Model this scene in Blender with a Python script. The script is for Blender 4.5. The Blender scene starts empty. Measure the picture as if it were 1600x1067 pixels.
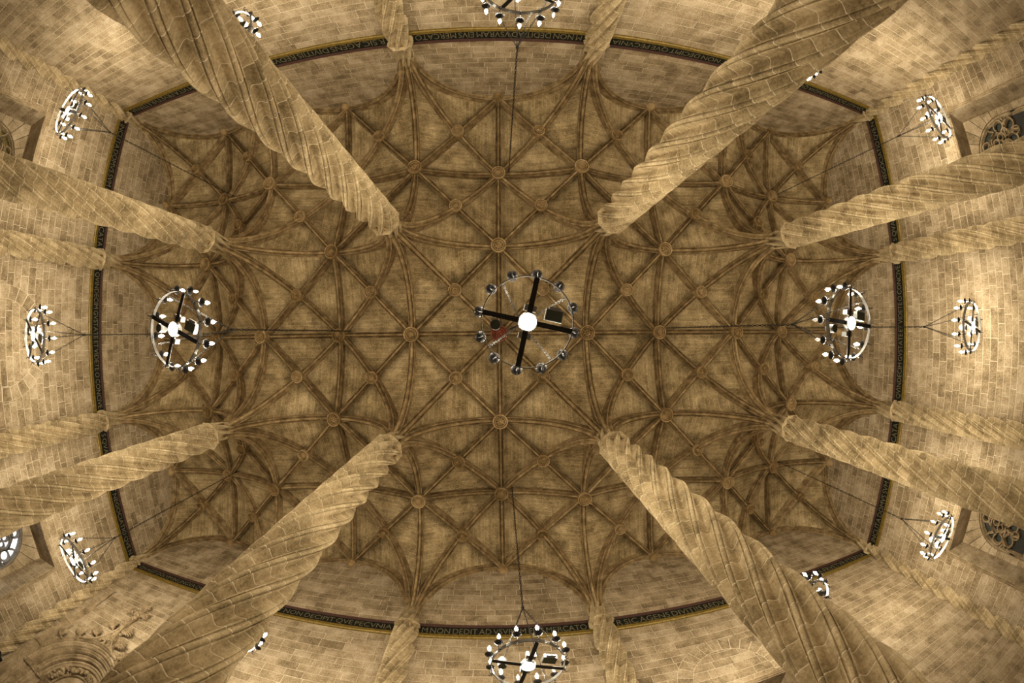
import bpy, bmesh, math, random
from mathutils import Matrix, Vector
PI = math.pi
rnd = random.Random(7)
S = bpy.context.scene
COL = S.collection

# ------------------------------------------------------------------ camera
# calibrated fisheye, looking almost straight up; world X = picture right,
# world Y = picture down, Z up
CAM = Vector((0.0, 0.0, 0.9))
RC = ((0.9994193751, 0.0098231489, -0.0326254269),
      (-0.0104971497, 0.9997336744, -0.0205521322),
      (0.0324148512, 0.0208826731, 0.9992563192))
cd = bpy.data.cameras.new('camera')
cd.type = 'PANO'
cd.sensor_fit = 'HORIZONTAL'
cd.sensor_width = 36.0
cd.sensor_height = 36.0 * 1067 / 1600
pc = cd.cycles if hasattr(cd, 'cycles') else cd
pc.panorama_type = 'FISHEYE_LENS_POLYNOMIAL'
pc.fisheye_fov = 2 * PI
pc.fisheye_polynomial_k0 = 0.0
pc.fisheye_polynomial_k1 = -7.2557115807e-02
pc.fisheye_polynomial_k2 = -9.7770923970e-06
pc.fisheye_polynomial_k3 = 1.4011894161e-05
pc.fisheye_polynomial_k4 = -2.2998754457e-07
cd.clip_start = 0.05
cam = bpy.data.objects.new('camera', cd)
COL.objects.link(cam)
cam.matrix_world = Matrix(((RC[0][0], -RC[1][0], -RC[2][0], CAM.x),
                           (RC[0][1], -RC[1][1], -RC[2][1], CAM.y),
                           (RC[0][2], -RC[1][2], -RC[2][2], CAM.z),
                           (0, 0, 0, 1)))
S.camera = cam
def to_px(P):
    d = Vector(P) - CAM
    x = sum(RC[0][i] * d[i] for i in range(3)); y = sum(RC[1][i] * d[i] for i in range(3)); z = sum(RC[2][i] * d[i] for i in range(3))
    rr = math.hypot(x, y) or 1e-9
    th = math.atan2(rr, z)
    r = 612.433 * (th + 0.03063 * th ** 3 - 0.00176 * th ** 5)
    return 800 + r * x / rr, 533.5 + r * y / rr

# ------------------------------------------------------------------ world, light levels, exposure
w = bpy.data.worlds.new('world'); S.world = w; w.use_nodes = True
w.node_tree.nodes['Background'].inputs[0].default_value = (0.02, 0.022, 0.028, 1)
w.node_tree.nodes['Background'].inputs[1].default_value = 0.3
BULB = 665.0        # radiance of a lit candle bulb
FLOOD = 40.0       # radiance of the downlight lens
VS = S.view_settings
S.display_settings.display_device = 'sRGB'
VS.view_transform = 'Standard'; VS.look = 'None'; VS.gamma = 1.0; VS.exposure = 0.0
VS.use_curve_mapping = False

# ------------------------------------------------------------------ dimensions
B = 7.15                       # bay
HX, HY = 2.5 * B, 1.5 * B      # half hall
RINGZ = 12.5
LEAD = 7.74                    # helix lead of the shafts
PHASE = math.radians(14.4)

# ------------------------------------------------------------------ helpers
def mesh(name, verts, faces, mats=(), smooth=False, mi=None, uv=None):
    me = bpy.data.meshes.new(name)
    me.from_pydata([tuple(v) for v in verts], [], faces)
    for m in mats: me.materials.append(m)
    if mi:
        for p, k in zip(me.polygons, mi): p.material_index = k
    if smooth:
        me.polygons.foreach_set('use_smooth', [True] * len(me.polygons))
    if uv:
        lay = me.uv_layers.new(name='UVMap')
        for lo in me.loops: lay.data[lo.index].uv = uv[lo.vertex_index]
    me.update()
    return me
def obj(name, me, parent=None, loc=None, rot=None, scale=None, mw=None):
    o = bpy.data.objects.new(name, me)
    COL.objects.link(o)
    if parent: o.parent = parent
    if mw is not None: o.matrix_local = mw
    if loc is not None: o.location = loc
    if rot is not None: o.rotation_euler = rot
    if scale is not None: o.scale = scale
    return o
def empty(name, loc=(0, 0, 0), parent=None):
    return obj(name, None, parent, loc)
def tag(o, label, cat=None, group=None, kind=None):
    if label: o['label'] = label
    if cat: o['category'] = cat
    if group: o['group'] = group
    if kind: o['kind'] = kind
    return o
class MB:
    """collects simple shapes into one mesh"""
    def __init__(s): s.v = []; s.f = []
    def add(s, v, f):
        k = len(s.v); s.v += [tuple(p) for p in v]; s.f += [tuple(i + k for i in q) for q in f]
    def box(s, a, b, M=None):
        P = [Vector((x, y, z)) for z in (a[2], b[2]) for y in (a[1], b[1]) for x in (a[0], b[0])]
        if M is not None: P = [M @ p for p in P]
        s.add(P, [(0, 2, 3, 1), (4, 5, 7, 6), (0, 1, 5, 4), (2, 6, 7, 3), (0, 4, 6, 2), (1, 3, 7, 5)])
    def lathe(s, prof, n=16, M=None, cap=True):
        P = []; F = []
        for r, z in prof:
            for i in range(n):
                a = 2 * PI * i / n; P.append(Vector((r * math.cos(a), r * math.sin(a), z)))
        for k in range(len(prof) - 1):
            for i in range(n):
                j = (i + 1) % n; F.append((k * n + i, k * n + j, (k + 1) * n + j, (k + 1) * n + i))
        if cap:
            F.append(tuple(range(n))[::-1]); F.append(tuple((len(prof) - 1) * n + i for i in range(n)))
        if M is not None: P = [M @ p for p in P]
        s.add(P, F)
    def tube(s, path, r, n=6, closed=False, up=None):
        P = []; F = []; m = len(path); path = [Vector(p) for p in path]
        for k in range(m):
            if closed: t = path[(k + 1) % m] - path[k - 1]
            else: t = path[min(k + 1, m - 1)] - path[max(k - 1, 0)]
            t.normalize()
            u = Vector(up) if up else (Vector((0, 0, 1)) if abs(t.z) < 0.9 else Vector((1, 0, 0)))
            a = t.cross(u).normalized(); b = a.cross(t)
            rr = r[k] if isinstance(r, (list, tuple)) else r
            for i in range(n):
                q = 2 * PI * i / n; P.append(path[k] + rr * (math.cos(q) * a + math.sin(q) * b))
        for k in range(m if closed else m - 1):
            for i in range(n):
                j = (i + 1) % n; kk = (k + 1) % m
                F.append((k * n + i, kk * n + i, kk * n + j, k * n + j))
        if not closed:
            F.append(tuple(range(n))); F.append(tuple((m - 1) * n + i for i in range(n))[::-1])
        s.add(P, F)
    def sweep(s, path, lat, sec, closed_sec=False, caps=False):
        """path points, lat = lateral unit vector, sec = list of (w,h), h towards lat x tangent"""
        path = [Vector(p) for p in path]; m = len(path); n = len(sec); P = []; F = []
        for k in range(m):
            t = (path[min(k + 1, m - 1)] - path[max(k - 1, 0)]).normalized()
            N = lat.cross(t)
            for a, b in sec: P.append(path[k] + a * lat + b * N)
        for k in range(m - 1):
            for i in range(n if closed_sec else n - 1):
                j = (i + 1) % n
                F.append((k * n + i, k * n + j, (k + 1) * n + j, (k + 1) * n + i))
        if caps:
            F.append(tuple(range(n))); F.append(tuple((m - 1) * n + i for i in range(n))[::-1])
        s.add(P, F)
    def me(s, name, mat, smooth=False):
        return mesh(name, s.v, s.f, [mat] if mat else [], smooth)
def auto_smooth(me, ang=40):
    me.polygons.foreach_set('use_smooth', [True] * len(me.polygons))
    try: me.set_sharp_from_angle(angle=math.radians(ang))
    except Exception: pass
    return me

# ------------------------------------------------------------------ materials
def nodes(name):
    m = bpy.data.materials.new(name); m.use_nodes = True
    nt = m.node_tree; return m, nt, nt.nodes['Principled BSDF']
def N(nt, t, **k):
    n = nt.nodes.new(t)
    for a, b in k.items(): setattr(n, a, b)
    return n
def ramp(nt, stops):
    r = N(nt, 'ShaderNodeValToRGB'); e = r.color_ramp.elements
    while len(e) < len(stops): e.new(0.5)
    for q, (p, c) in zip(e, stops): q.position = p; q.color = (*c, 1)
    return r
def stone(name, dark, mid, light, tone=0.35, scale=1.0, bump=0.25, speck=0.5, streak=None, rough=0.85, uvbrick=False):
    m, nt, bs = nodes(name); L = nt.links.new
    geo = N(nt, 'ShaderNodeNewGeometry')
    mp = N(nt, 'ShaderNodeMapping'); mp.inputs['Scale'].default_value = streak or (1, 1, 1)
    L(geo.outputs['Position'], mp.inputs['Vector'])
    n1 = N(nt, 'ShaderNodeTexNoise'); n1.inputs['Scale'].default_value = 1.1 * scale; n1.inputs['Detail'].default_value = 7; n1.inputs['Roughness'].default_value = 0.65
    L(mp.outputs[0], n1.inputs['Vector'])
    n2 = N(nt, 'ShaderNodeTexNoise'); n2.inputs['Scale'].default_value = 13 * scale; n2.inputs['Detail'].default_value = 5; n2.inputs['Roughness'].default_value = 0.7
    L(geo.outputs['Position'], n2.inputs['Vector'])
    # value per block: object random + face attribute, wrapped
    oi = N(nt, 'ShaderNodeObjectInfo'); at = N(nt, 'ShaderNodeAttribute'); at.attribute_name = 'tone'
    ad = N(nt, 'ShaderNodeMath', operation='ADD'); L(oi.outputs['Random'], ad.inputs[0]); L(at.outputs['Fac'], ad.inputs[1])
    fr = N(nt, 'ShaderNodeMath', operation='FRACT'); L(ad.outputs[0], fr.inputs[0])
    a = N(nt, 'ShaderNodeMath', operation='MULTIPLY'); L(n1.outputs['Fac'], a.inputs[0]); a.inputs[1].default_value = 1.0
    b = N(nt, 'ShaderNodeMath', operation='MULTIPLY_ADD'); L(fr.outputs[0], b.inputs[0]); b.inputs[1].default_value = tone; L(a.outputs[0], b.inputs[2])
    c = N(nt, 'ShaderNodeMath', operation='MULTIPLY_ADD'); L(n2.outputs['Fac'], c.inputs[0]); c.inputs[1].default_value = speck; L(b.outputs[0], c.inputs[2])
    d = N(nt, 'ShaderNodeMath', operation='SUBTRACT'); L(c.outputs[0], d.inputs[0]); d.inputs[1].default_value = 0.5 * tone + 0.5 * speck
    r = ramp(nt, [(0.27, dark), (0.5, mid), (0.73, light)])
    L(d.outputs[0], r.inputs['Fac'])
    col = r.outputs['Color']; hsum = n2.outputs['Fac']
    if uvbrick:
        uv = N(nt, 'ShaderNodeUVMap'); br = N(nt, 'ShaderNodeTexBrick')
        br.inputs['Scale'].default_value = 1.0; br.inputs['Mortar Size'].default_value = 0.014; br.inputs['Mortar Smooth'].default_value = 0.3
        br.inputs['Brick Width'].default_value = 0.75; br.inputs['Row Height'].default_value = 0.165; br.inputs['Bias'].default_value = 0
        br.inputs['Color1'].default_value = (0.82, 0.81, 0.79, 1); br.inputs['Color2'].default_value = (1.12, 1.11, 1.08, 1); br.inputs['Mortar'].default_value = (1.3, 1.27, 1.2, 1)
        L(uv.outputs[0], br.inputs['Vector'])
        mx = N(nt, 'ShaderNodeMix', data_type='RGBA', blend_type='MULTIPLY'); mx.inputs['Factor'].default_value = 0.85
        L(col, mx.inputs['A']); L(br.outputs['Color'], mx.inputs['B']); col = mx.outputs['Result']
        m2 = N(nt, 'ShaderNodeMapping'); m2.inputs['Scale'].default_value = (1.6, 15, 1); L(uv.outputs[0], m2.inputs['Vector'])
        n3 = N(nt, 'ShaderNodeTexNoise'); n3.inputs['Scale'].default_value = 1.0; n3.inputs['Detail'].default_value = 6; n3.inputs['Roughness'].default_value = 0.7; L(m2.outputs[0], n3.inputs['Vector'])
        r3 = ramp(nt, [(0.3, (0.80, 0.78, 0.74)), (0.7, (1.14, 1.14, 1.13))]); L(n3.outputs['Fac'], r3.inputs['Fac'])
        m3 = N(nt, 'ShaderNodeMix', data_type='RGBA', blend_type='MULTIPLY'); m3.inputs['Factor'].default_value = 1.0
        L(col, m3.inputs['A']); L(r3.outputs['Color'], m3.inputs['B']); col = m3.outputs['Result']
        hm = N(nt, 'ShaderNodeMath', operation='MULTIPLY_ADD'); L(br.outputs['Fac'], hm.inputs[0]); hm.inputs[1].default_value = -0.6; L(n2.outputs['Fac'], hm.inputs[2]); hsum = hm.outputs[0]
    L(col, bs.inputs['Base Color'])
    bs.inputs['Roughness'].default_value = rough
    bs.inputs['Specular IOR Level'].default_value = 0.25
    bp = N(nt, 'ShaderNodeBump'); bp.inputs['Strength'].default_value = bump; bp.inputs['Distance'].default_value = 0.02
    L(hsum, bp.inputs['Height']); L(bp.outputs[0], bs.inputs['Normal'])
    return m
def plain(name, c, rough=0.6, metal=0.0, spec=0.4, noise=0.0):
    m, nt, bs = nodes(name)
    if noise:
        n = N(nt, 'ShaderNodeTexNoise'); n.inputs['Scale'].default_value = 9; n.inputs['Detail'].default_value = 5
        r = ramp(nt, [(0.3, tuple(x * (1 - noise) for x in c)), (0.7, tuple(min(1, x * (1 + noise)) for x in c))])
        g = N(nt, 'ShaderNodeNewGeometry'); nt.links.new(g.outputs['Position'], n.inputs['Vector'])
        nt.links.new(n.outputs['Fac'], r.inputs['Fac']); nt.links.new(r.outputs['Color'], bs.inputs['Base Color'])
    else: bs.inputs['Base Color'].default_value = (*c, 1)
    bs.inputs['Roughness'].default_value = rough; bs.inputs['Metallic'].default_value = metal
    bs.inputs['Specular IOR Level'].default_value = spec
    return m
def emit(name, c, s):
    m, nt, bs = nodes(name); bs.inputs['Base Color'].default_value = (*c, 1)
    bs.inputs['Emission Color'].default_value = (*c, 1); bs.inputs['Emission Strength'].default_value = s
    return m
M_WALL = stone('wall_stone', (0.135, 0.095, 0.048), (0.30, 0.225, 0.128), (0.47, 0.375, 0.25), tone=0.16, scale=1.5, bump=0.35, speck=0.9)
M_MORTAR = stone('lime_mortar', (0.46, 0.37, 0.24), (0.60, 0.50, 0.35), (0.72, 0.62, 0.47), tone=0.0)
M_COL = stone('column_stone', (0.17, 0.122, 0.057), (0.385, 0.293, 0.157), (0.58, 0.46, 0.275), tone=0.13, scale=1.8, bump=0.4, speck=0.75)
M_JOINT = stone('column_mortar', (0.60, 0.50, 0.34), (0.74, 0.64, 0.46), (0.83, 0.74, 0.57), tone=0.0)
M_RIB = stone('rib_stone', (0.08, 0.05, 0.02), (0.225, 0.148, 0.063), (0.44, 0.32, 0.16), tone=0.12, scale=2.6, bump=0.3, speck=0.7)
M_WEB = stone('web_masonry', (0.13, 0.09, 0.038), (0.325, 0.242, 0.122), (0.53, 0.41, 0.235), tone=0.08, scale=1.4, bump=0.4, speck=0.85, uvbrick=True)
M_BOSS = stone('boss_stone', (0.14, 0.085, 0.028), (0.30, 0.195, 0.08), (0.46, 0.33, 0.165), tone=0.25, scale=3, bump=0.4)
M_RED = stone('red_painted_stone', (0.10, 0.03, 0.012), (0.24, 0.055, 0.03), (0.34, 0.2, 0.09), tone=0.2, scale=4, speck=1.0)
M_CARVE = stone('portal_stone', (0.12, 0.082, 0.038), (0.27, 0.197, 0.106), (0.44, 0.34, 0.21), tone=0.12, scale=2, speck=0.8, bump=0.4)
M_BLACK = plain('frieze_black', (0.008, 0.009, 0.006), 0.8, 0.0, 0.15, noise=0.4)
M_GOLD = plain('gilt_moulding', (0.19, 0.125, 0.02), 0.42, 0.35, 0.5, noise=0.35)
M_LETTER = plain('gold_letters', (0.15, 0.125, 0.07), 0.5, 0.2, 0.5, noise=0.3)
M_REDMO = plain('red_moulding', (0.048, 0.015, 0.007), 0.7, noise=0.35)
M_IRON = plain('wrought_iron', (0.014, 0.012, 0.011), 0.45, 0.2, 0.4, noise=0.3)
M_HOOP = plain('hoop_steel', (0.20, 0.19, 0.17), 0.35, 0.8, 0.5, noise=0.3)
M_CHAIN = plain('chain_iron', (0.02, 0.017, 0.013), 0.6, 0.5)
M_STEEL = plain('steel_chain', (0.45, 0.42, 0.38), 0.35, 0.9)
M_WHITE = plain('candle_sleeve', (0.75, 0.73, 0.68), 0.5)
M_LAMPBODY = plain('lamp_housing', (0.30, 0.30, 0.29), 0.4, 0.6)
M_LAMPGLASS = plain('lamp_glass', (0.05, 0.07, 0.045), 0.15, 0.0, 0.8)
M_BULB = emit('bulb_lit', (1.0, 0.89, 0.70), BULB)
M_BULBOFF = plain('bulb_unlit', (0.8, 0.78, 0.74), 0.3)
M_FLOOD = emit('flood_lens', (1.0, 0.93, 0.79), FLOOD)
M_GLASSD = plain('dark_glass', (0.045, 0.05, 0.04), 0.2, 0.0, 0.6, noise=0.3)
M_GLASSY = plain('amber_glass', (0.16, 0.12, 0.03), 0.25, 0.0, 0.6, noise=0.3)
M_DAY = emit('bright_window_glass', (0.93, 0.96, 1.0), 2.2)
M_DOOR = plain('door_wood', (0.13, 0.085, 0.045), 0.6, noise=0.4)
M_WOOD = plain('dark_shutter_wood', (0.018, 0.016, 0.012), 0.6, noise=0.4)
M_LEAD = plain('grey_tracery_stone', (0.17, 0.155, 0.14), 0.8, noise=0.2)
m, nt, bs = nodes('marble_floor')
ck = N(nt, 'ShaderNodeTexChecker'); ck.inputs['Scale'].default_value = 0.9
ck.inputs['Color1'].default_value = (0.25, 0.21, 0.17, 1); ck.inputs['Color2'].default_value = (0.06, 0.035, 0.026, 1)
g_ = N(nt, 'ShaderNodeNewGeometry'); nt.links.new(g_.outputs['Position'], ck.inputs['Vector']); nt.links.new(ck.outputs[0], bs.inputs['Base Color'])
bs.inputs['Roughness'].default_value = 0.3
M_FLOOR = m

# ------------------------------------------------------------------ floor
fb = MB(); fb.box((-HX - 2, -HY - 2, -0.3), (HX + 2, HY + 2, 0))
tag(obj('floor', fb.me('floor', M_FLOOR)), 'polished marble floor of the hall', kind='structure')

# ------------------------------------------------------------------ rib curves
def side_z(d):      # intrados height above the plan distance d from a column axis (transverse arch)
    t = min(1.0, max(0.0, (B / 2 - d) / (B / 2 - 0.25)))
    return 12.7 + 3.95 * math.sqrt(max(0, 1 - t * t))
HD = B / math.sqrt(2)
def diag_z(d):
    t = min(1.0, max(0.0, (HD - d) / (HD - 0.25)))
    return 12.5 + 5.07 * math.sqrt(max(0, 1 - t * t))
SZ, QZ, KZ = side_z(B / 2), diag_z(HD / 2), diag_z(HD)
def ridge_z(s): return SZ + (KZ - SZ) * (1 - (1 - s) ** 2.1)       # s 0 at the side, 1 at the key
def lierne_z(s): return SZ + (QZ - SZ) * (1 - (2 * s - 1) ** 2)
def arch_path(c, e, zf, L, n=26):
    """column c -> plan end e, quarter ellipse sampled evenly in angle"""
    out = []
    c = Vector(c); e = Vector(e); u = (e - c).normalized()
    for k in range(n + 1):
        a = PI / 2 * k / n
        d = L - (L - 0.25) * math.cos(a)
        d = min(d, (e - c).length)
        out.append(Vector((c.x + u.x * d, c.y + u.y * d, zf(d))))
    return out
SEC = [(-0.125, 0.62), (-0.125, 0.30), (-0.10, 0.262), (-0.10, 0.215), (-0.155, 0.165), (-0.162, 0.115), (-0.125, 0.085), (-0.08, 0.14), (-0.052, 0.07), (-0.052, 0.014), (-0.03, 0.0)]
SEC = [(a * 0.84, b) for a, b in SEC]
SEC = SEC + [(-a, b) for a, b in SEC[::-1]]
SECL = [(a * 0.88, b) for a, b in SEC]
def rib_mesh(name, path, sec=SEC):
    u = Vector((path[-1].x - path[0].x, path[-1].y - path[0].y, 0)).normalized()
    lat = Vector((u.y, -u.x, 0))       # lat x tangent points up
    if lat.cross(u).z < 0: lat = -lat
    b = MB(); b.sweep(path, lat, sec)
    return auto_smooth(b.me(name, M_RIB), 50)
def offset_path(path, h):
    u = Vector((path[-1].x - path[0].x, path[-1].y - path[0].y, 0)).normalized(); lat = Vector((u.y, -u.x, 0))
    if lat.cross(u).z < 0: lat = -lat
    out = []
    for k in range(len(path)):
        t = (path[min(k + 1, len(path) - 1)] - path[max(k - 1, 0)]).normalized()
        out.append(path[k] + h * lat.cross(t))
    return out
# one quarter bay: column at (-b,-b), key at (0,0) ; b = B/2
b_ = B / 2
P_side = arch_path((-b_, -b_), (0, -b_), side_z, b_)
P_side2 = arch_path((-b_, -b_), (-b_, 0), side_z, b_)
P_diag = arch_path((-b_, -b_), (0, 0), diag_z, HD, 40)
P_ridge = [Vector((0, -b_ * (1 - k / 14), ridge_z(k / 14))) for k in range(15)]
def lierne_path(n=16): return [Vector((-b_ * k / n, -b_ + b_ * k / n, lierne_z(k / n))) for k in range(n + 1)]
ME_SIDE = rib_mesh('transverse_rib', P_side + [Vector((-p.x, p.y, p.z)) for p in P_side[::-1][1:]])
ME_DIAG = rib_mesh('diagonal_rib', P_diag)
ME_RIDGE = rib_mesh('ridge_rib', P_ridge, SECL)
ME_LIERNE = rib_mesh('lierne_rib', lierne_path(), SECL)
def resample(path, n, i0=0.0, i1=1.0):
    # by arc length
    L = [0]
    for a, c in zip(path, path[1:]): L.append(L[-1] + (c - a).length)
    out = []
    for k in range(n + 1):
        s = L[-1] * (i0 + (i1 - i0) * k / n); j = 0
        while j < len(L) - 2 and L[j + 1] < s: j += 1
        f = (s - L[j]) / max(1e-9, L[j + 1] - L[j]); out.append(path[j].lerp(path[j + 1], min(1, f)))
    return out
def web_mesh(name, c1, c2, bulge, n=16, m=8):
    V = []; F = []; UV = []
    Ls = sum((a - c).length for a, c in zip(c1, c1[1:]))
    for i in range(n + 1):
        s = i / n; a = c1[i]; c = c2[i]; W = (a - c).length
        for j in range(m + 1):
            t = j / m; p = a.lerp(c, t); p.z += bulge * 4 * t * (1 - t) * min(1, s * 1.6) * min(1, W)
            V.append(p); UV.append((p.y, p.x))
    for i in range(n):
        for j in range(m):
            F.append((i * (m + 1) + j, (i + 1) * (m + 1) + j, (i + 1) * (m + 1) + j + 1, i * (m + 1) + j + 1))
    me = mesh(name, V, F, [M_WEB], True, uv=UV)
    return me
off = 0.42
oq = offset_path(P_diag, off)
iq = next(i for i, p in enumerate(P_diag) if (p - P_diag[0]).xy.length >= HD / 2 - 0.25 and p.x >= -b_ / 2 - 1e-6)
# split the diagonal at the lierne boss
d_low = [p for p in P_diag if p.x < -b_ / 2] + [Vector((-b_ / 2, -b_ / 2, QZ))]
d_up = [Vector((-b_ / 2, -b_ / 2, QZ))] + [p for p in P_diag if p.x > -b_ / 2]
ol = resample(offset_path(d_low, off), 16); ou = resample(offset_path(d_up, off)[::-1], 16)
os_ = resample(offset_path(P_side, off), 16)
orr = resample(offset_path(P_ridge, off)[::-1], 16)
ol[-1] = Vector((-b_ / 2, -b_ / 2, QZ + off)); ou[-1] = ol[-1].copy(); os_[-1] = Vector((0, -b_, SZ + off)); orr[-1] = os_[-1].copy()
ou[0] = orr[0] = Vector((0, 0, KZ + off))
ME_WEB_LOW = web_mesh('web_low', os_, ol, 0.10)
ME_WEB_UP = web_mesh('web_up', orr, ou, 0.08)

# bosses
def boss_mesh(name, r, mat, kind):
    b = MB()
    b.lathe([(0.001, 0.02), (r * 0.58, 0.02), (r * 0.60, 0.02), (r * 0.63, -0.07), (r * 0.71, -0.08), (r * 0.74, 0.0), (r * 0.80, 0.0), (r * 0.83, -0.11), (r * 0.96, -0.115), (r, -0.08), (r, 0.03), (r * 0.86, 0.09), (r * 0.86, 0.45)], 24, cap=False)
    k = 0.02
    if kind == 0:      # rosette
        for i in range(8):
            a = i * PI / 4; M = Matrix.Rotation(a, 4, 'Z') @ Matrix.Translation((r * 0.34, 0, -0.035)) @ Matrix.Diagonal((1.7, 0.9, 1, 1))
            b.lathe([(0.001, -0.035), (r * 0.09, -0.028), (r * 0.13, 0.0), (r * 0.13, 0.03)], 8, M, cap=False)
        b.lathe([(0.001, -0.085), (r * 0.12, -0.07), (r * 0.16, -0.03), (r * 0.16, 0)], 10, cap=False)
    elif kind == 1:    # shield
        pts = [(-0.3, 0.34), (0.3, 0.34), (0.31, 0.0), (0.2, -0.26), (0, -0.42), (-0.2, -0.26), (-0.31, 0.0)]
        V = [Vector((x * r, y * r, -0.02)) for x, y in pts] + [Vector((x * r * 0.92, y * r * 0.92, -0.075)) for x, y in pts]
        b.add(V, [tuple(range(7, 14))] + [(i, (i + 1) % 7, 7 + (i + 1) % 7, 7 + i) for i in range(7)])
        for x in (-0.13, 0.0, 0.13):
            b.box(((x - 0.025) * r, -0.24 * r, -0.095), ((x + 0.025) * r, 0.26 * r, -0.07))
        for i in range(7):
            a = PI * (0.1 + 0.8 * i / 6); 
            b.lathe([(0.001, -0.05), (r * 0.07, -0.03), (r * 0.09, 0.0)], 6, Matrix.Translation((r * 0.5 * math.cos(a), r * 0.5 * math.sin(a), -0.02)), cap=False)
    else:              # kneeling figure like lump with leaves
        for i in range(11):
            q = random.Random(i * 31 + kind); a = q.uniform(0, 2 * PI); d = q.uniform(0.05, 0.46) * r; s = q.uniform(0.09, 0.17) * r
            b.lathe([(0.001, -s * 0.9), (s * 0.7, -s * 0.6), (s, 0.0), (s, 0.02)], 8, Matrix.Translation((d * math.cos(a), d * math.sin(a), -0.025)), cap=False)
    return auto_smooth(b.me(name, mat), 45)
BOSS = {k: [boss_mesh('boss_carving', 0.315 if k == 'S' else 0.275 if k == 'Q' else 0.315, M_BOSS, i) for i in range(3)] for k in 'SQK'}
BOSS_RED = boss_mesh('painted_boss', 0.36, M_RED, 2)
def wall_boss():
    b = MB()
    b.lathe([(0.001, -0.26), (0.09, -0.25), (0.16, -0.19), (0.2, -0.1), (0.22, 0.0), (0.2, 0.1), (0.2, 0.3)], 14, cap=False)
    for i in range(9):
        a = i * 2 * PI / 9
        b.lathe([(0.001, -0.05), (0.05, -0.03), (0.07, 0.02), (0.05, 0.07)], 7, Matrix.Translation((0.19 * math.cos(a), 0.19 * math.sin(a), -0.05)), cap=False)
    return auto_smooth(b.me('wall_boss', M_BOSS), 60)
ME_WBOSS = wall_boss()

ceiling = empty('ceiling')
tag(ceiling, 'star-ribbed stone vault of fifteen bays over the hall', kind='structure')
MIR = Matrix.Diagonal((1, 1, 1, 1))
def mirror_xy():   # swap x and y (reflection in the diagonal)
    return Matrix(((0, 1, 0, 0), (1, 0, 0, 0), (0, 0, 1, 0), (0, 0, 0, 1)))
def flip(me):
    m2 = me.copy(); m2.transform(mirror_xy()); m2.flip_normals(); return m2
WEBS = [ME_WEB_LOW, ME_WEB_UP, flip(ME_WEB_LOW), flip(ME_WEB_UP)]
CH_OFF = Vector((0.48, -0.19))
for i in range(-2, 3):
    for j in range(-1, 2):
        bay = empty('vault_bay', (i * B, j * B, 0), ceiling)
        for q in range(4):
            rz = (0, 0, q * PI / 2)
            for me in WEBS: obj('web_panel', me, bay, rot=rz)
            obj('diagonal_rib', ME_DIAG, bay, rot=rz)
            obj('ridge_rib', ME_RIDGE, bay, rot=rz)
            obj('lierne_rib', ME_LIERNE, bay, rot=rz)
            a = Vector((b_ / 2, b_ / 2, 0)); a.rotate(Matrix.Rotation(q * PI / 2, 3, 'Z'))
            obj('boss', BOSS['Q'][rnd.randrange(3)], bay, (a.x, a.y, QZ - 0.04), (0, 0, rnd.uniform(0, 6)))
        if i == 0 and j == 0:
            tag(obj('boss', BOSS_RED, bay, (0, 0, KZ - 0.1)), 'red painted key boss')
        else: obj('boss', BOSS['K'][rnd.randrange(3)], bay, (0, 0, KZ - 0.06), (0, 0, rnd.uniform(0, 6)))
for i in range(-2, 3):             # arches running along x, on the lines between naves and on the walls
    for j in range(4):
        y = -HY + j * B
        obj('transverse_arch', ME_SIDE, ceiling, (i * B, y + b_, 0))
        if j in (0, 3): obj('wall_boss', ME_WBOSS, ceiling, (i * B, y, SZ - 0.05))
        else: obj('boss', BOSS['S'][rnd.randrange(3)], ceiling, (i * B, y, SZ - 0.07), (0, 0, rnd.uniform(0, 6)))
for i in range(6):
    for j in range(-1, 2):
        x = -HX + i * B
        obj('transverse_arch', ME_SIDE, ceiling, (x - b_, j * B, 0), (0, 0, PI / 2)).location = (x - b_, j * B, 0)
        if i in (0, 5): obj('wall_boss', ME_WBOSS, ceiling, (x, j * B, SZ - 0.05))
        else: obj('boss', BOSS['S'][rnd.randrange(3)], ceiling, (x, j * B, SZ - 0.07), (0, 0, rnd.uniform(0, 6)))

# ------------------------------------------------------------------ columns
RR = 0.485
def profile(scale=1.0):
    """one eighth of the section: list of (angle, radius), ridge fillet then a deep concave flute"""
    pts = [(-0.085, RR - 0.042), (-0.078, RR - 0.014), (-0.045, RR + 0.008), (0.0, RR + 0.016), (0.045, RR + 0.008), (0.078, RR - 0.014), (0.085, RR - 0.042), (0.118, RR - 0.042), (0.13, RR - 0.018), (0.155, RR - 0.020)]
    a0, a1 = 0.18, PI / 4 - 0.18
    for k in range(9):
        t = k / 8; a = a0 + (a1 - a0) * t
        depth = 0.135 * (1 - (2 * t - 1) ** 2) ** 0.8
        pts.append((a, RR - 0.034 - depth))
    pts += [(PI / 4 - 0.155, RR - 0.020), (PI / 4 - 0.13, RR - 0.018), (PI / 4 - 0.118, RR - 0.042)]
    out = []
    for q in range(8):
        for a, r in pts: out.append((a + q * PI / 4, r * scale))
    return out
PROF = profile()
NP = len(PROF)
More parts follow.
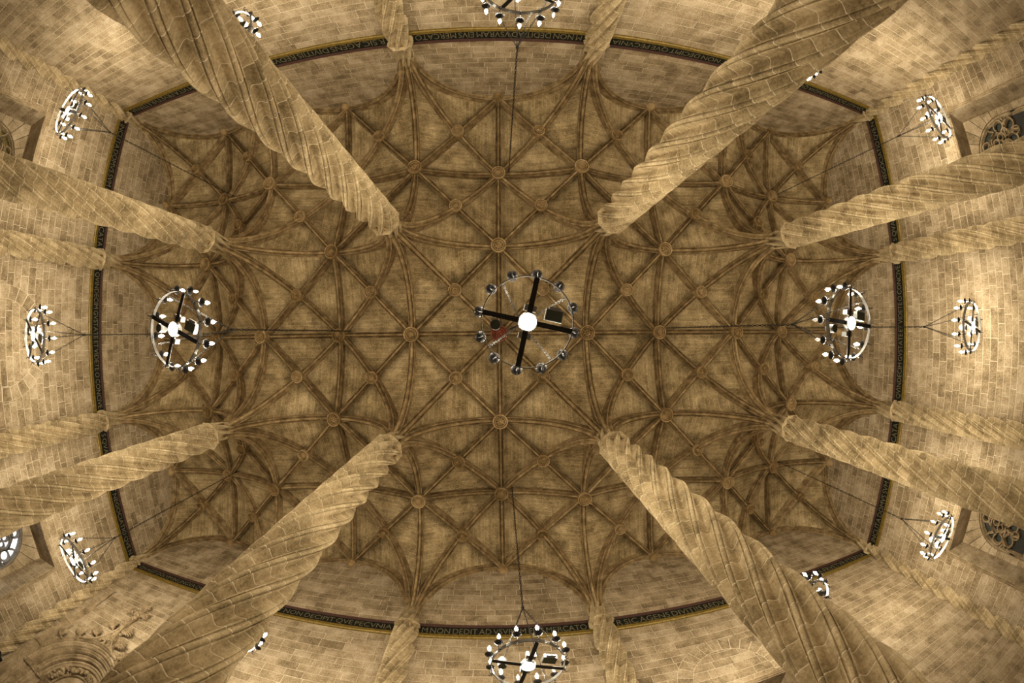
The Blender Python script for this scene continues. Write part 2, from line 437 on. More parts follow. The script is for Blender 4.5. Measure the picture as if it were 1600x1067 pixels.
def shaft(name, z0, z1, mat, n, inset=0.0, edge=0.0, s0=1.0, s1=1.0, cap=False):
    """helical shaft piece from z0 to z1, twisted about its own axis"""
    V = []; F = []
    rows = []
    for k in range(n + 1):
        z = z0 + (z1 - z0) * k / n; rows.append((z, 0.0, s0 + (s1 - s0) * k / n))
    if edge:
        rows = [(z0, edge, s0), (z0 + edge, 0.0, s0)] + rows[1:-1] + [(z1 - edge, 0.0, s1), (z1, edge, s1)]
    for z, e, s in rows:
        tw = 2 * PI * z / LEAD
        for a, r in PROF:
            rr = (r - inset - e) * s; V.append((rr * math.cos(a + tw), rr * math.sin(a + tw), z))
    for k in range(len(rows) - 1):
        for i in range(NP):
            j = (i + 1) % NP; F.append((k * NP + i, k * NP + j, (k + 1) * NP + j, (k + 1) * NP + i))
    if cap:
        F.append(tuple(range(NP))[::-1]); F.append(tuple((len(rows) - 1) * NP + i for i in range(NP)))
    me = mesh(name, V, F, [mat]); return auto_smooth(me, 32)
ND = 34; BASEZ = 1.26; DH = 11.22 / ND
GAP = 0.0095
ME_DRUM = shaft('drum', GAP / 2, DH - GAP / 2, M_COL, 4, 0.0, 0.006)
ME_CORE = shaft('mortar', BASEZ, BASEZ + ND * DH, M_JOINT, 130, 0.004)
TOPZ = BASEZ + ND * DH          # 12.48
def capital_mesh():
    b = MB()
    R8 = 0.49 / math.cos(PI / 8); M = Matrix.Rotation(PI / 8, 4, 'Z')
    b.lathe([(0.40, -0.06), (R8 * 0.95, -0.03), (R8 * 0.96, -0.012), (R8, -0.006), (R8, 0.03), (R8 * 0.95, 0.04), (0.38, 0.06)], 8, M, cap=False)
    return b.me('capital_ring', M_COL)
ME_CAP = capital_mesh()
def leaf_mesh():
    b = MB(); q = random.Random(3)
    for i in range(7):
        s = q.uniform(0.028, 0.05)
        b.lathe([(0.001, -s), (s * 0.8, -s * 0.5), (s, 0.1 * s), (s * 0.7, s * 0.8), (0.001, s)], 7, Matrix.Translation((q.uniform(-0.03, 0.02), q.uniform(-0.07, 0.07), q.uniform(-0.11, 0.05))), cap=False)
    return auto_smooth(b.me('leaf_carving', M_BOSS), 60)
ME_LEAF = leaf_mesh()
ME_SPRING = shaft('springer', TOPZ + 0.05, TOPZ + 1.35, M_COL, 14, 0.0, 0.0, 0.93, 0.60)
def base_mesh():
    b = MB(); M = Matrix.Rotation(PI / 8, 4, 'Z')
    b.lathe([(0.92, 0), (0.92, 0.35), (0.84, 0.42), (0.78, 0.5), (0.76, 0.95), (0.70, 1.0), (0.62, 1.05), (0.58, 1.15), (0.50, 1.2), (0.48, 1.27)], 8, M)
    return b.me('column_base', M_COL)
ME_BASE = base_mesh()
def make_column(x, y, label, group, ph=0.0):
    c = empty('spiral_column', (x, y, 0))
    tag(c, label, 'column', group)
    obj('base', ME_BASE, c)
    obj('mortar_joint', ME_CORE, c, rot=(0, 0, PHASE + ph))
    for k in range(ND):
        z = BASEZ + k * DH
        obj('drum', ME_DRUM, c, (0, 0, z), (0, 0, PHASE + ph + 2 * PI * z / LEAD))
    cap = obj('capital_ring', ME_CAP, c, (0, 0, RINGZ))
    tw = PHASE + ph + 2 * PI * (RINGZ - 0.2) / LEAD
    for q in range(8):
        a = tw + PI / 8 + q * PI / 4
        obj('leaf_carving', ME_LEAF, cap, (0.37 * math.cos(a), 0.37 * math.sin(a), -0.12), (0, 0, a))
    obj('springer', ME_SPRING, c, rot=(0, 0, PHASE + ph))
    return c
vert = {-1.5: 'upper', -0.5: 'upper', 0.5: 'lower', 1.5: 'lower'}
for ix in range(6):
    for iy in range(4):
        x, y = -HX + ix * B, -HY + iy * B
        lr = ('far left', 'left', 'left', 'right', 'right', 'far right')[ix]
        ud = 'upper' if iy < 2 else 'lower'
        if ix in (2, 3) and iy in (1, 2):
            lab = 'thick free-standing twisted stone column nearest the centre, running into the %s %s corner of the picture' % (ud, lr); g = 'four nearest spiral columns'
        elif ix in (1, 4) and iy in (1, 2):
            lab = 'free-standing twisted stone column reaching the %s edge in the %s half of the picture' % (lr, ud); g = 'outer free-standing spiral columns'
        elif ix in (0, 5) and iy in (0, 3):
            lab = 'slim twisted corner shaft in the %s %s corner of the hall' % (ud, lr.replace('far ', '')); g = 'corner shafts'
        elif ix in (0, 5):
            lab = 'twisted half column on the %s wall, %s of the chandelier by that wall' % (lr.replace('far ', ''), 'above' if iy == 1 else 'below'); g = 'half columns on the end walls'
        else:
            pos = ('', 'leftmost', 'second from left', 'third from left', 'rightmost', '')[ix]
            lab = 'twisted half column on the %s long wall, %s of four along that frieze' % (ud, pos); g = 'half columns on the long walls'
        if ix in (0, 5) and iy in (0, 3): x, y = x * (1 + 0.03 / HX), y * (1 + 0.03 / HY)     # the corner shafts sit deep in the angle
        make_column(x, y, lab, g)

# ------------------------------------------------------------------ walls
# wall frames: origin at the reading start, u along, v = z, n into the room
def frame(o, u, n):
    return Matrix(((u[0], 0, n[0], o[0]), (u[1], 0, n[1], o[1]), (0, 1, 0, 0), (0, 0, 0, 1)))
WALLS = {
    'left':  (frame((-HX, -HY), (0, 1), (1, 0)), 2 * HY, 3),
    'lower': (frame((-HX, HY), (1, 0), (0, -1)), 2 * HX, 5),
    'right': (frame((HX, HY), (0, -1), (-1, 0)), 2 * HY, 3),
    'upper': (frame((HX, -HY), (-1, 0), (0, 1)), 2 * HX, 5),
}
WIN_W, WIN_Z0, WIN_Z1, WIN_D = 3.44, 2.6, 8.04, 1.45
HOLES = {'left': [(b_, 'win'), (b_ + 2 * B, 'win')], 'right': [(b_, 'win'), (b_ + 2 * B, 'win')],
         'lower': [(b_, 'door'), (b_ + 3 * B, 'win')], 'upper': []}
DOOR_R = 2.5; DOOR_ZC = 4.7
def hole_spans(side, v0, v1):
    out = []
    for u, kind in HOLES[side]:
        if kind == 'win' and v1 > WIN_Z0 + 0.01 and v0 < WIN_Z1 - 0.01: out.append((u - WIN_W / 2, u + WIN_W / 2))
        if kind == 'door' and v0 < DOOR_ZC + 2.31:
            zc = max(0.0, 0.5 * (v0 + v1) - DOOR_ZC)
            h = math.sqrt(max(0.0, 2.31 ** 2 - zc * zc)) if zc > 0 else 2.31
            if h > 0.05: out.append((u - h, u + h))
    return out
ARCHES = {'lower': [(b_ + 3 * B, 8.48, 1.95, 0.5)], 'left': [(HY, 7.6, 2.1, 0.5)], 'right': [], 'upper': []}   # relieving arches: u, z, outer radius, ring
def unit_block():
    c = 0.06
    V = [(-.5, -.5, -1), (.5, -.5, -1), (.5, .5, -1), (-.5, .5, -1), (-.5, -.5, 0.6), (.5, -.5, 0.6), (.5, .5, 0.6), (-.5, .5, 0.6),
         (-.5 + .018, -.5 + .045, 1), (.5 - .018, -.5 + .045, 1), (.5 - .018, .5 - .045, 1), (-.5 + .018, .5 - .045, 1)]
    F = [(0, 1, 5, 4), (1, 2, 6, 5), (2, 3, 7, 6), (3, 0, 4, 7), (4, 5, 9, 8), (5, 6, 10, 9), (6, 7, 11, 10), (7, 4, 8, 11), (8, 9, 10, 11)]
    return mesh('stone_block', V, F, [M_WALL])
ME_BLOCK = unit_block()
BV = [tuple(v.co) for v in ME_BLOCK.vertices]; BF = [tuple(p.vertices) for p in ME_BLOCK.polygons]
PROUD = 0.012
def wall_arch_z(u):
    d = u % B; d = min(d, B - d); return side_z(max(d, 0.25)) + (0.4 if d > 0.9 else 1.6)
for side, (Mw, L, nb) in WALLS.items():
    root = empty('wall_' + side)
    root.matrix_world = Mw
    tag(root, 'honey coloured ashlar wall on the %s side of the picture' % side, kind='structure')
    # mortar bed behind the stones, with the openings left out
    bed = MB()
    levels = sorted({0.0, WIN_Z0, WIN_Z1, DOOR_ZC, 18.2} | {DOOR_ZC + 2.31 * k / 10 for k in range(11)})
    for v0, v1 in zip(levels, levels[1:]):
        cuts = sorted(hole_spans(side, v0, v1)); u = 0.0 - 0.3
        for a, c in cuts:
            bed.box((u, v0, -0.3), (a, v1, -0.002)); u = c
        bed.box((u, v0, -0.3), (L + 0.3, v1, -0.002))
    obj('mortar_bed', bed.me('mortar_bed', M_MORTAR), root)
    # courses
    r = random.Random(hash(side) % 1000 if False else {'left': 1, 'lower': 2, 'right': 3, 'upper': 4}[side])
    blocks = []
    for z0, z1 in ((0.0, WIN_Z0), (WIN_Z0, WIN_Z1), (WIN_Z1, 12.0), (12.72, 17.6)):
        n = max(1, round((z1 - z0) / 0.345)); hs = [r.uniform(0.85, 1.15) for _ in range(n)]; k = (z1 - z0) / sum(hs); v = z0
        for h in hs:
            v0, v1 = v, v + h * k; v = v1
            spans = []; u = 0.0
            for a, c in sorted(hole_spans(side, v0, v1)):
                spans.append((u, a)); u = c
            spans.append((u, L))
            for a, c in spans:
                u = a - r.uniform(0, 0.4) * (1 if a == 0 else 0)
                while u < c - 0.02:
                    w_ = r.uniform(0.5, 1.15)
                    e = min(c, u + w_)
                    if c - e < 0.25: e = c
                    uc, vc = (max(u, a) + e) / 2, (v0 + v1) / 2
                    ok = v0 < wall_arch_z(uc)
                    if ok: blocks.append((uc, vc, e - max(u, a), v1 - v0, r.uniform(-0.004, 0.005)))
                    u = e
    scored = []
    for bl in blocks:
        P = [to_px(Mw @ Vector((bl[0] + s * bl[2] / 2, bl[1] + t * bl[3] / 2, 0))) for s, t in ((-1, -1), (1, -1), (1, 1), (-1, 1))]
        ar = abs(sum(P[k][0] * P[(k + 1) % 4][1] - P[(k + 1) % 4][0] * P[k][1] for k in range(4))) / 2
        cx, cy = sum(p[0] for p in P) / 4, sum(p[1] for p in P) / 4
        if not (5 < cx < 1595 and 5 < cy < 1062): ar = -1
        scored.append((ar, bl))
    scored.sort(key=lambda t: -t[0])
    G = 0.022
    big = [b for a, b in scored[:300] if a > 0]; rest = [b for a, b in scored[300:]] + [b for a, b in scored[:300] if a <= 0]
    for uc, vc, w_, h, dz in big:
        obj('stone_block', ME_BLOCK, root, (uc, vc, dz), None, (w_ - G, h - G, PROUD))
    V = []; F = []; T = []
    for uc, vc, w_, h, dz in rest:
        k = len(V); V += [(uc + x * (w_ - G), vc + y * (h - G), z * PROUD + dz) for x, y, z in BV]
        F += [tuple(i + k for i in f) for f in BF]; T += [r.random()] * len(BF)
    me = mesh('stone_blocks', V, F, [M_WALL])
    at = me.attributes.new('tone', 'FLOAT', 'FACE'); at.data.foreach_set('value', T)
    o = obj('stone_courses', me, root); o['kind'] = 'stuff'
    # relieving arch voussoirs
    for au, az, ar, th in ARCHES[side]:
        nv = 15
        V = []
        for k in range(31):
            a = PI * (-0.035 + 1.07 * k / 30)
            V += [(au + rr_ * math.cos(a), az + rr_ * math.sin(a), zz) for rr_, zz in ((ar - th - 0.012, -0.01), (ar - th - 0.012, PROUD + 0.009), (ar + 0.012, PROUD + 0.009), (ar + 0.012, -0.01))]
        obj('mortar_joint', mesh('mortar_joint', V, [(4 * k + i, 4 * k + i + 1, 4 * k + i + 5, 4 * k + i + 4) for k in range(30) for i in range(3)], [M_MORTAR]), root)
        for k in range(nv):
            a0 = PI * (-0.03 + 1.06 * k / nv) + 0.008; a1 = PI * (-0.03 + 1.06 * (k + 1) / nv) - 0.008
            q = []
            for rr_ in (ar - th, ar):
                for a in (a0, (a0 + a1) / 2, a1): q.append((au + rr_ * math.cos(a), az + rr_ * math.sin(a)))
            V = [(x, y, -0.02) for x, y in q] + [(x, y, PROUD + 0.016) for x, y in q]
            F = [(6, 7, 10, 9), (7, 8, 11, 10), (0, 3, 9, 6), (2, 8, 11, 5), (0, 6, 7, 1), (1, 7, 8, 2), (3, 4, 10, 9), (4, 5, 11, 10)]
            obj('voussoir', mesh('voussoir', V, F, [M_WALL]), root)

# ------------------------------------------------------------------ inscribed frieze
TEXT = ['INCLITA DOMVS SVM ANNIS EDIFICATA', 'QVINDECIM GVSTATE ET VIDETE O CONCIVE', 'S QVAM BONA SIT NEGOCIATIO QVE N',
        'ON AGIT DOLVM IN LINGVA QVE IVRAT PRO', 'XIMO ET NON DECIPIT QVE PECVNIA', 'M NON DEDIT AD VSVRAM EIVS MERCATO', 'R SIC AGENS DIVITIIS REDVNDABIT', 'ET TANDEM VITA FRVETVR ETERNA']
def text_mesh(body, width, height):
    cu = bpy.data.curves.new('lettering', 'FONT'); cu.body = body; cu.size = 1.0; cu.extrude = 0.0; cu.align_x = 'CENTER'
    cu.space_word = 0.55; cu.space_character = 1.0; cu.resolution_u = 3
    o = bpy.data.objects.new('lettering', cu); COL.objects.link(o)
    dg = bpy.context.evaluated_depsgraph_get(); dg.update()
    me = bpy.data.meshes.new_from_object(o.evaluated_get(dg))
    bpy.data.objects.remove(o); bpy.data.curves.remove(cu)
    xs = [v.co.x for v in me.vertices]; ys = [v.co.y for v in me.vertices]
    sx = width / (max(xs) - min(xs)); sy = height / (max(ys) - min(ys)); cx, cy = (max(xs) + min(xs)) / 2, (max(ys) + min(ys)) / 2
    for v in me.vertices: v.co.x = (v.co.x - cx) * sx; v.co.y = (v.co.y - cy) * sy
    me.materials.clear(); me.materials.append(M_LETTER); me.update(); me.name = 'lettering'
    return me
TM = {}
n_trim = 0
for side in ('left', 'lower', 'right', 'upper'):
    Mw, L, nb = WALLS[side]
    base = 0 if side in ('left', 'right') else 3
    for k in range(nb):
        n_trim += 1
        root = empty('trim_%d' % n_trim); root.matrix_world = Mw @ Matrix.Translation(((k + 0.5) * B, 12.36, 0))
        words = TEXT[base + k]
        tag(root, 'gilt-edged black inscribed frieze on the %s wall reading %s' % (side, words.lower()), kind='structure')
        hl = B / 2 - 0.30
        b = MB(); b.box((-hl, -0.17, -0.02), (hl, 0.25, 0.03)); obj('black_band', b.me('black_band', M_BLACK), root)
        b = MB()
        sec = [(-0.36, 0.0), (-0.355, 0.05), (-0.31, 0.085), (-0.275, 0.07), (-0.265, 0.05), (-0.235, 0.05), (-0.225, 0.085), (-0.19, 0.085), (-0.17, 0.06), (-0.17, 0.0)]
        V = [(s * hl, y, z) for s in (-1, 1) for y, z in sec]; n = len(sec)
        b.add(V, [(i, i + 1, n + i + 1, n + i) for i in range(n - 1)] + [tuple(range(n))[::-1], tuple(range(n, 2 * n))])
        obj('gilt_moulding', b.me('gilt_moulding', M_GOLD), root)
        b = MB()
        sec = [(0.25, 0.0), (0.25, 0.05), (0.265, 0.065), (0.285, 0.065), (0.295, 0.05), (0.345, 0.075), (0.365, 0.075), (0.365, 0.0)]
        V = [(s * hl, y, z) for s in (-1, 1) for y, z in sec]; n = len(sec)
        b.add(V, [(i, i + 1, n + i + 1, n + i) for i in range(n - 1)] + [tuple(range(n))[::-1], tuple(range(n, 2 * n))])
        obj('red_moulding', b.me('red_moulding', M_REDMO), root)
        if words not in TM: TM[words] = text_mesh(words, 6.0, 0.30)
        obj('lettering', TM[words], root, (0, 0.035, 0.034))

# ------------------------------------------------------------------ windows
def arch_pts(r, zc, z0, n=18):
    P = [(-r, z0)] + [(-r * math.cos(PI * k / n), zc + r * 1.04 * math.sin(PI * k / n)) for k in range(n + 1)] + [(r, z0)]
    return P
def bar2(path, w_, d0, d1, closed=False):
    """flat stone bar following a 2D path in the window plane (x, y), between depths d0 and d1"""
    m = len(path); V = []; F = []
    for k in range(m):
        if closed: a, c = path[k - 1], path[(k + 1) % m]
        else: a, c = path[max(k - 1, 0)], path[min(k + 1, m - 1)]
        tx, ty = c[0] - a[0], c[1] - a[1]; l = math.hypot(tx, ty) or 1; nx, ny = -ty / l, tx / l
        x, y = path[k]
        V += [(x + nx * w_, y + ny * w_, d0), (x + nx * w_ * 0.45, y + ny * w_ * 0.45, d1), (x - nx * w_ * 0.45, y - ny * w_ * 0.45, d1), (x - nx * w_, y - ny * w_, d0)]
    for k in range(m if closed else m - 1):
        q = (k + 1) % m
        for i in range(4):
            j = (i + 1) % 4; F.append((k * 4 + i, k * 4 + j, q * 4 + j, q * 4 + i))
    if not closed: F += [(0, 1, 2, 3), tuple(4 * (m - 1) + i for i in (3, 2, 1, 0))]
    return V, F
def circ(cx, cy, r, n=18, a0=0, a1=2 * PI): return [(cx + r * math.cos(a0 + (a1 - a0) * k / n), cy + r * math.sin(a0 + (a1 - a0) * k / n)) for k in range(n + (0 if abs(a1 - a0 - 2 * PI) < 1e-6 else 1))]
n_win = 0
def make_window(side, u, glass, tmat, label, shutters):
    global n_win
    n_win += 1
    Mw = WALLS[side][0]
    root = empty('window_%d' % n_win); root.matrix_world = Mw @ Matrix.Translation((u, 0, 0))
    tag(root, label, kind='structure')
    W = WIN_W / 2 - 0.008; D = -WIN_D; R = 1.42; ZC = 6.15
    # lining slabs of the deep reveal, laid in courses
    nz = 14; dz = (WIN_Z1 - WIN_Z0) / nz
    for s in (-1, 1):
        for k in range(nz):
            cut = 0.45 + 0.5 * ((k * 7 + (s > 0) * 3) % 5) / 5
            for d0, d1 in ((0.0, -cut), (-cut - 0.015, D)):
                b = MB(); b.box((min(s * W, s * (W + 0.25)), WIN_Z0 + k * dz + 0.008, min(d0, d1)), (max(s * W, s * (W + 0.25)), WIN_Z0 + (k + 1) * dz - 0.008, max(d0, d1)))
                obj('reveal_stone', b.me('reveal_stone', M_WALL), root)
        b = MB(); b.box((min(s * (W + 0.01), s * (W + 0.3)), WIN_Z0, D), (max(s * (W + 0.01), s * (W + 0.3)), WIN_Z1, -0.02)); obj('reveal_mortar', b.me('reveal_mortar', M_MORTAR), root)
    for k in range(4):
        x0 = -W + k * WIN_W / 4; b = MB(); b.box((x0 + 0.006, WIN_Z1 - 0.008, D), (x0 + WIN_W / 4 - 0.006, WIN_Z1 + 0.3, 0.004)); obj('soffit_stone', b.me('soffit_stone', M_WALL), root)
    b = MB(); b.box((-W - 0.25, WIN_Z0 - 0.25, D), (W + 0.25, WIN_Z0, 0.05)); obj('window_sill', b.me('window_sill', M_WALL), root)
    # moulded frame round the reveal
    b = MB()
    for off_, wd, pr in ((0.02, 0.05, 0.05), (0.11, 0.035, 0.035)):
        for s in (-1, 1): b.box((min(s * (W + off_), s * (W + off_ + wd)), WIN_Z0, 0), (max(s * (W + off_), s * (W + off_ + wd)), WIN_Z1 + off_ + wd, pr))
        b.box((-W - off_, WIN_Z1 + off_, 0), (W + off_, WIN_Z1 + off_ + wd, pr))
    obj('frame_moulding', b.me('frame_moulding', M_CARVE), root)
    # back wall with round-headed opening, voussoirs and side stones
    AP = arch_pts(R, ZC, WIN_Z0)
    def back(poly, name):
        V = [(x, y, D + 0.0) for x, y in poly] + [(x, y, D - 0.3) for x, y in poly]; n = len(poly)
        obj(name, mesh(name, V, [tuple(range(n))] + [(i, n + i, n + (i + 1) % n, (i + 1) % n) for i in range(n)], [M_WALL]), root)
    nv = 13
    for k in range(nv):
        a0, a1 = PI - PI * k / nv - 0.006, PI - PI * (k + 1) / nv + 0.006
        q = [(R * math.cos(a), ZC + 1.04 * R * math.sin(a)) for a in (a0, (a0 + a1) / 2, a1)]
        def outp(a):
            c, s_ = math.cos(a), math.sin(a); t = min((W + 0.2) / max(1e-6, abs(c)), (WIN_Z1 + 0.15 - ZC) / max(1e-6, s_)); return (t * c, ZC + t * s_)
        back(q + [outp(a1), outp((a0 + a1) / 2), outp(a0)], 'voussoir')
    for s in (-1, 1):
        for k in range(9):
            z0, z1 = WIN_Z0 + (ZC - WIN_Z0) * k / 9 + 0.006, WIN_Z0 + (ZC - WIN_Z0) * (k + 1) / 9 - 0.006
            p = [(s * R, z0), (s * (W + 0.2), z0), (s * (W + 0.2), z1), (s * R, z1)]
            back(p if s > 0 else p[::-1], 'side_stone')
    b = MB(); b.add([(x, y, D - 0.05) for x, y in ((-W - .25, WIN_Z0 - .2), (W + .25, WIN_Z0 - .2), (W + .25, WIN_Z1 + .25), (-W - .25, WIN_Z1 + .25))] + [(x, y, D - 0.05) for x, y in AP], [])
    # tracery: flowing bars and rings
    def tr(path, w_=0.055, closed=False, name='tracery_bar'):
        V, F = bar2(path, w_ * 1.35, D - 0.28, D - 0.10, closed); obj(name, mesh(name, V, F, [tmat]), root)
    tr(AP, 0.09)
    ys = 5.0
    tr([(0, WIN_Z0), (0, ZC - 0.75)], 0.06, name='mullion')
    for s in (-1, 1):
        tr([(s * R * 0.5 + R * 0.5 * math.cos(PI * k / 12), ys + 0.25 + R * 0.62 * math.sin(PI * k / 12)) for k in range(13)])
        tr(circ(s * 0.42, ZC + 0.38, 0.40), closed=True, name='tracery_ring')
        tr(circ(s * 0.36, ZC + 0.52, 0.15, 12), 0.035, True, 'tracery_ring')
        tr(circ(s * 0.56, ZC + 0.26, 0.14, 12), 0.035, True, 'tracery_ring')
        tr(circ(s * 1.03, ZC + 0.22, 0.24, 14), 0.045, True, 'tracery_ring')
        tr(circ(s * 0.98, ZC - 0.32, 0.26, 14), 0.045, True, 'tracery_ring')
        tr(circ(s * 0.33, ZC - 0.34, 0.27, 14), 0.045, True, 'tracery_ring')
        tr([(s * (0.05 + 0.62 * t + 0.16 * math.sin(2 * PI * t)), ZC - 0.05 + 0.45 * math.sin(PI * t * 0.9) - 0.35 * t) for t in [k / 14 for k in range(15)]], 0.04)
        tr([(s * (0.1 + 0.75 * t), ZC + 0.95 + 0.22 * math.sin(PI * t) - 0.55 * t) for t in [k / 10 for k in range(11)]], 0.04)
        tr(circ(s * 0.34, ZC + 1.07, 0.2, 12), 0.04, True, 'tracery_ring')
        tr([(s * 0.02, ZC + 1.45), (s * 0.06, ZC + 0.85), (s * 0.02, ZC + 0.2), (s * 0.05, ZC - 0.6)], 0.045)
        tr([(s * 0.8, ZC + 0.42), (s * 0.95, ZC + 0.75), (s * 1.12, ZC + 0.88)], 0.04)
        tr([(s * 0.74, ZC - 0.1), (s * 0.7, ZC - 0.45), (s * 0.64, ZC - 0.75)], 0.045)
        tr([(s * 1.2, ZC - 0.08), (s * 1.4, ZC + 0.0)], 0.045)
        tr(circ(s * 0.64, ZC - 0.62, 0.16, 12), 0.035, True, 'tracery_ring')
        tr([(s * 0.71 + 0.68 * t, 4.85) for t in (-0.98, 0, 0.98)], 0.05)
        if shutters:
            b = MB(); b.box((min(s * 0.08, s * 1.36), WIN_Z0 + 0.02, D - 0.36), (max(s * 0.08, s * 1.36), 5.55, D - 0.3)); obj('shutter', b.me('shutter', M_WOOD), root)
    # panes
    V = [(x, y, D - 0.34) for x, y in AP]; V2 = [(x, y, D - 0.37) for x, y in AP]
    for s in (-1, 1):
        A = [p for p in AP if s * p[0] >= -1e-6]
        A = A + [(0, WIN_Z0)] if s < 0 else [(0, WIN_Z0)] + A
        if s < 0 and abs(A[-2][0]) > 1e-6: A.insert(-1, (0, ZC + 1.04 * R))
        if s > 0 and abs(A[1][0]) > 1e-6: A.insert(1, (0, ZC + 1.04 * R))
        n = len(A)
        obj('pane', mesh('pane', [(x, y, D - 0.38) for x, y in A] + [(x, y, D - 0.40) for x, y in A], [tuple(range(n))[::-1], tuple(range(n, 2 * n))] + [(i, (i + 1) % n, n + (i + 1) % n, n + i) for i in range(n)], [glass]), root)
make_window('left', b_, M_GLASSY, M_CARVE, 'round-headed traceried window with amber glass at the upper left edge', False)
make_window('left', b_ + 2 * B, M_DAY, M_LEAD, 'traceried window glowing white at the lower left edge', False)
make_window('right', b_, M_GLASSD, M_CARVE, 'dark traceried window in a deep reveal at the lower right edge', True)
make_window('right', b_ + 2 * B, M_GLASSD, M_CARVE, 'dark traceried window in a deep reveal at the upper right edge', True)
make_window('lower', b_ + 3 * B, M_GLASSD, M_CARVE, 'window head with moulded frame at the bottom edge, right of centre', True)

# ------------------------------------------------------------------ carved portal, lower left
def portal():
    Mw = WALLS['lower'][0]
    root = empty('door_1'); root.matrix_world = Mw @ Matrix.Translation((b_, 0, 0))
    tag(root, 'carved late gothic portal with ogee hood, cross finial and pinnacles, lower left', kind='structure')
    def arc(r, n=30, z=0.0): return [Vector((-r * math.cos(PI * k / n), DOOR_ZC + r * math.sin(PI * k / n), z)) for k in range(n + 1)]
    # stepped archivolts, each a moulded ring carried down the jambs
    for r0, r1, d0, d1, nm in ((2.34, 2.52, 0.14, -0.04, 'hood_moulding'), (2.12, 2.32, 0.04, -0.12, 'archivolt'), (1.90, 2.10, -0.06, -0.26, 'archivolt'), (1.66, 1.88, -0.2, -0.42, 'archivolt'), (1.40, 1.64, -0.36, -0.6, 'archivolt')):
        P = []
        if nm != 'hood_moulding': P = [(0.0, 0)]
        n = 30; sec = [(r1, d1), (r1, d0 - 0.03), (r1 - 0.04, d0), ((r0 + r1) / 2 + 0.03, d0 - 0.01), ((r0 + r1) / 2, d0 - 0.07), (r0 + 0.06, d0 - 0.05), (r0 + 0.015, d0 - 0.08), (r0, d1)]
        V = []; F = []; rows = 0; ms = len(sec)
        path = [('l', 0.0)] * (1 if nm != 'hood_moulding' else 0)
        if nm != 'hood_moulding':
            V += [(-r, 0.0, d) for r, d in sec]; rows += 1
        for k in range(n + 1):
            a = PI * k / n; V += [(-r * math.cos(a), DOOR_ZC + r * math.sin(a), d) for r, d in sec]; rows += 1
        if nm != 'hood_moulding':
            V += [(r, 0.0, d) for r, d in sec]; rows += 1
        for k in range(rows - 1):
            for i in range(ms - 1): F.append((k * ms + i, k * ms + i + 1, (k + 1) * ms + i + 1, (k + 1) * ms + i))
        obj(nm, auto_smooth(mesh(nm, V, F, [M_CARVE]), 50), root)
        if nm == 'archivolt':
            for s in (-1, 1):
                b = MB(); x = s * (r0 + r1) / 2
                b.box((x - 0.13, DOOR_ZC - 0.28, d1), (x + 0.13, DOOR_ZC - 0.04, d0 + 0.05))
                q = random.Random(int(r0 * 100))
                for i in range(7):
                    s2 = q.uniform(0.04, 0.07); b.lathe([(0.001, -s2), (s2, 0), (0.001, s2)], 6, Matrix.Translation((x + q.uniform(-0.11, 0.11), DOOR_ZC - q.uniform(0.06, 0.26), d0 + 0.05)), cap=False)
                obj('impost_capital', b.me('impost_capital', M_CARVE), root)
    # tympanum and its cusped carving
    n = 24; R = 1.42
    V = [(-R * math.cos(PI * k / n), DOOR_ZC + R * math.sin(PI * k / n), -0.55) for k in range(n + 1)] + [(R, 0, -0.55), (-R, 0, -0.55)]
    obj('tympanum', mesh('tympanum', V, [tuple(range(len(V)))[::-1]], [M_CARVE]), root)
    q = random.Random(5); b = MB()
    for k in range(17):
        a = PI * (0.04 + 0.92 * k / 16); rr_ = 1.12
        for t in range(5):
            s2 = q.uniform(0.05, 0.12); r2 = rr_ + q.uniform(-0.13, 0.13); a2 = a + q.uniform(-0.06, 0.06)
            b.lathe([(0.001, -s2), (s2 * 0.8, -s2 * 0.5), (s2, 0), (s2 * 0.8, s2 * 0.5), (0.001, s2)], 7, Matrix.Translation((-r2 * math.cos(a2), DOOR_ZC + r2 * math.sin(a2), -0.47 + q.uniform(0, 0.1))), cap=False)
    obj('carved_foliage', auto_smooth(b.me('carved_foliage', M_CARVE), 60), root)
    b = MB(); b.tube([(-0.95 * math.cos(PI * k / 20), DOOR_ZC + 0.95 * math.sin(PI * k / 20), -0.5) for k in range(21)], 0.05, 6, up=(0, 0, 1)); obj('tympanum_roll', b.me('tympanum_roll', M_CARVE), root)
    b = MB(); b.box((-1.4, 0, -0.7), (1.4, DOOR_ZC - 0.1, -0.5)); obj('door_leaf', b.me('door_leaf', M_DOOR), root)
    # ogee hood
    for s in (-1, 1):
        P = []
        for k in range(19):
            t = k / 18
            x = s * (1.30 * (1 - t) ** 1.9 + 0.03); y = 6.86 + 0.25 * t + 1.65 * t ** 2.0
            P.append((x, y))
        V, F = bar2(P, 0.075, -0.02, 0.16)
        obj('ogee_rib', mesh('ogee_rib', V, F, [M_CARVE]), root)
        for t in (0.15, 0.5, 0.8):
            x = s * (1.30 * (1 - t) ** 1.9 + 0.14); y = 6.86 + 0.25 * t + 1.65 * t ** 2.0
            obj('crocket', CROCKET, root, (x + s * 0.17, y + 0.06, 0.08), (0, 0, -s * 0.8), (1.15, 1.15, 1.3))
        for t in (0.35,):
            x = s * 1.95; y = 6.45
            obj('crocket', CROCKET, root, (x, y, 0.12), (0, 0, -s * 0.6))
    # foliage between hood and ogee
    b = MB(); q = random.Random(9)
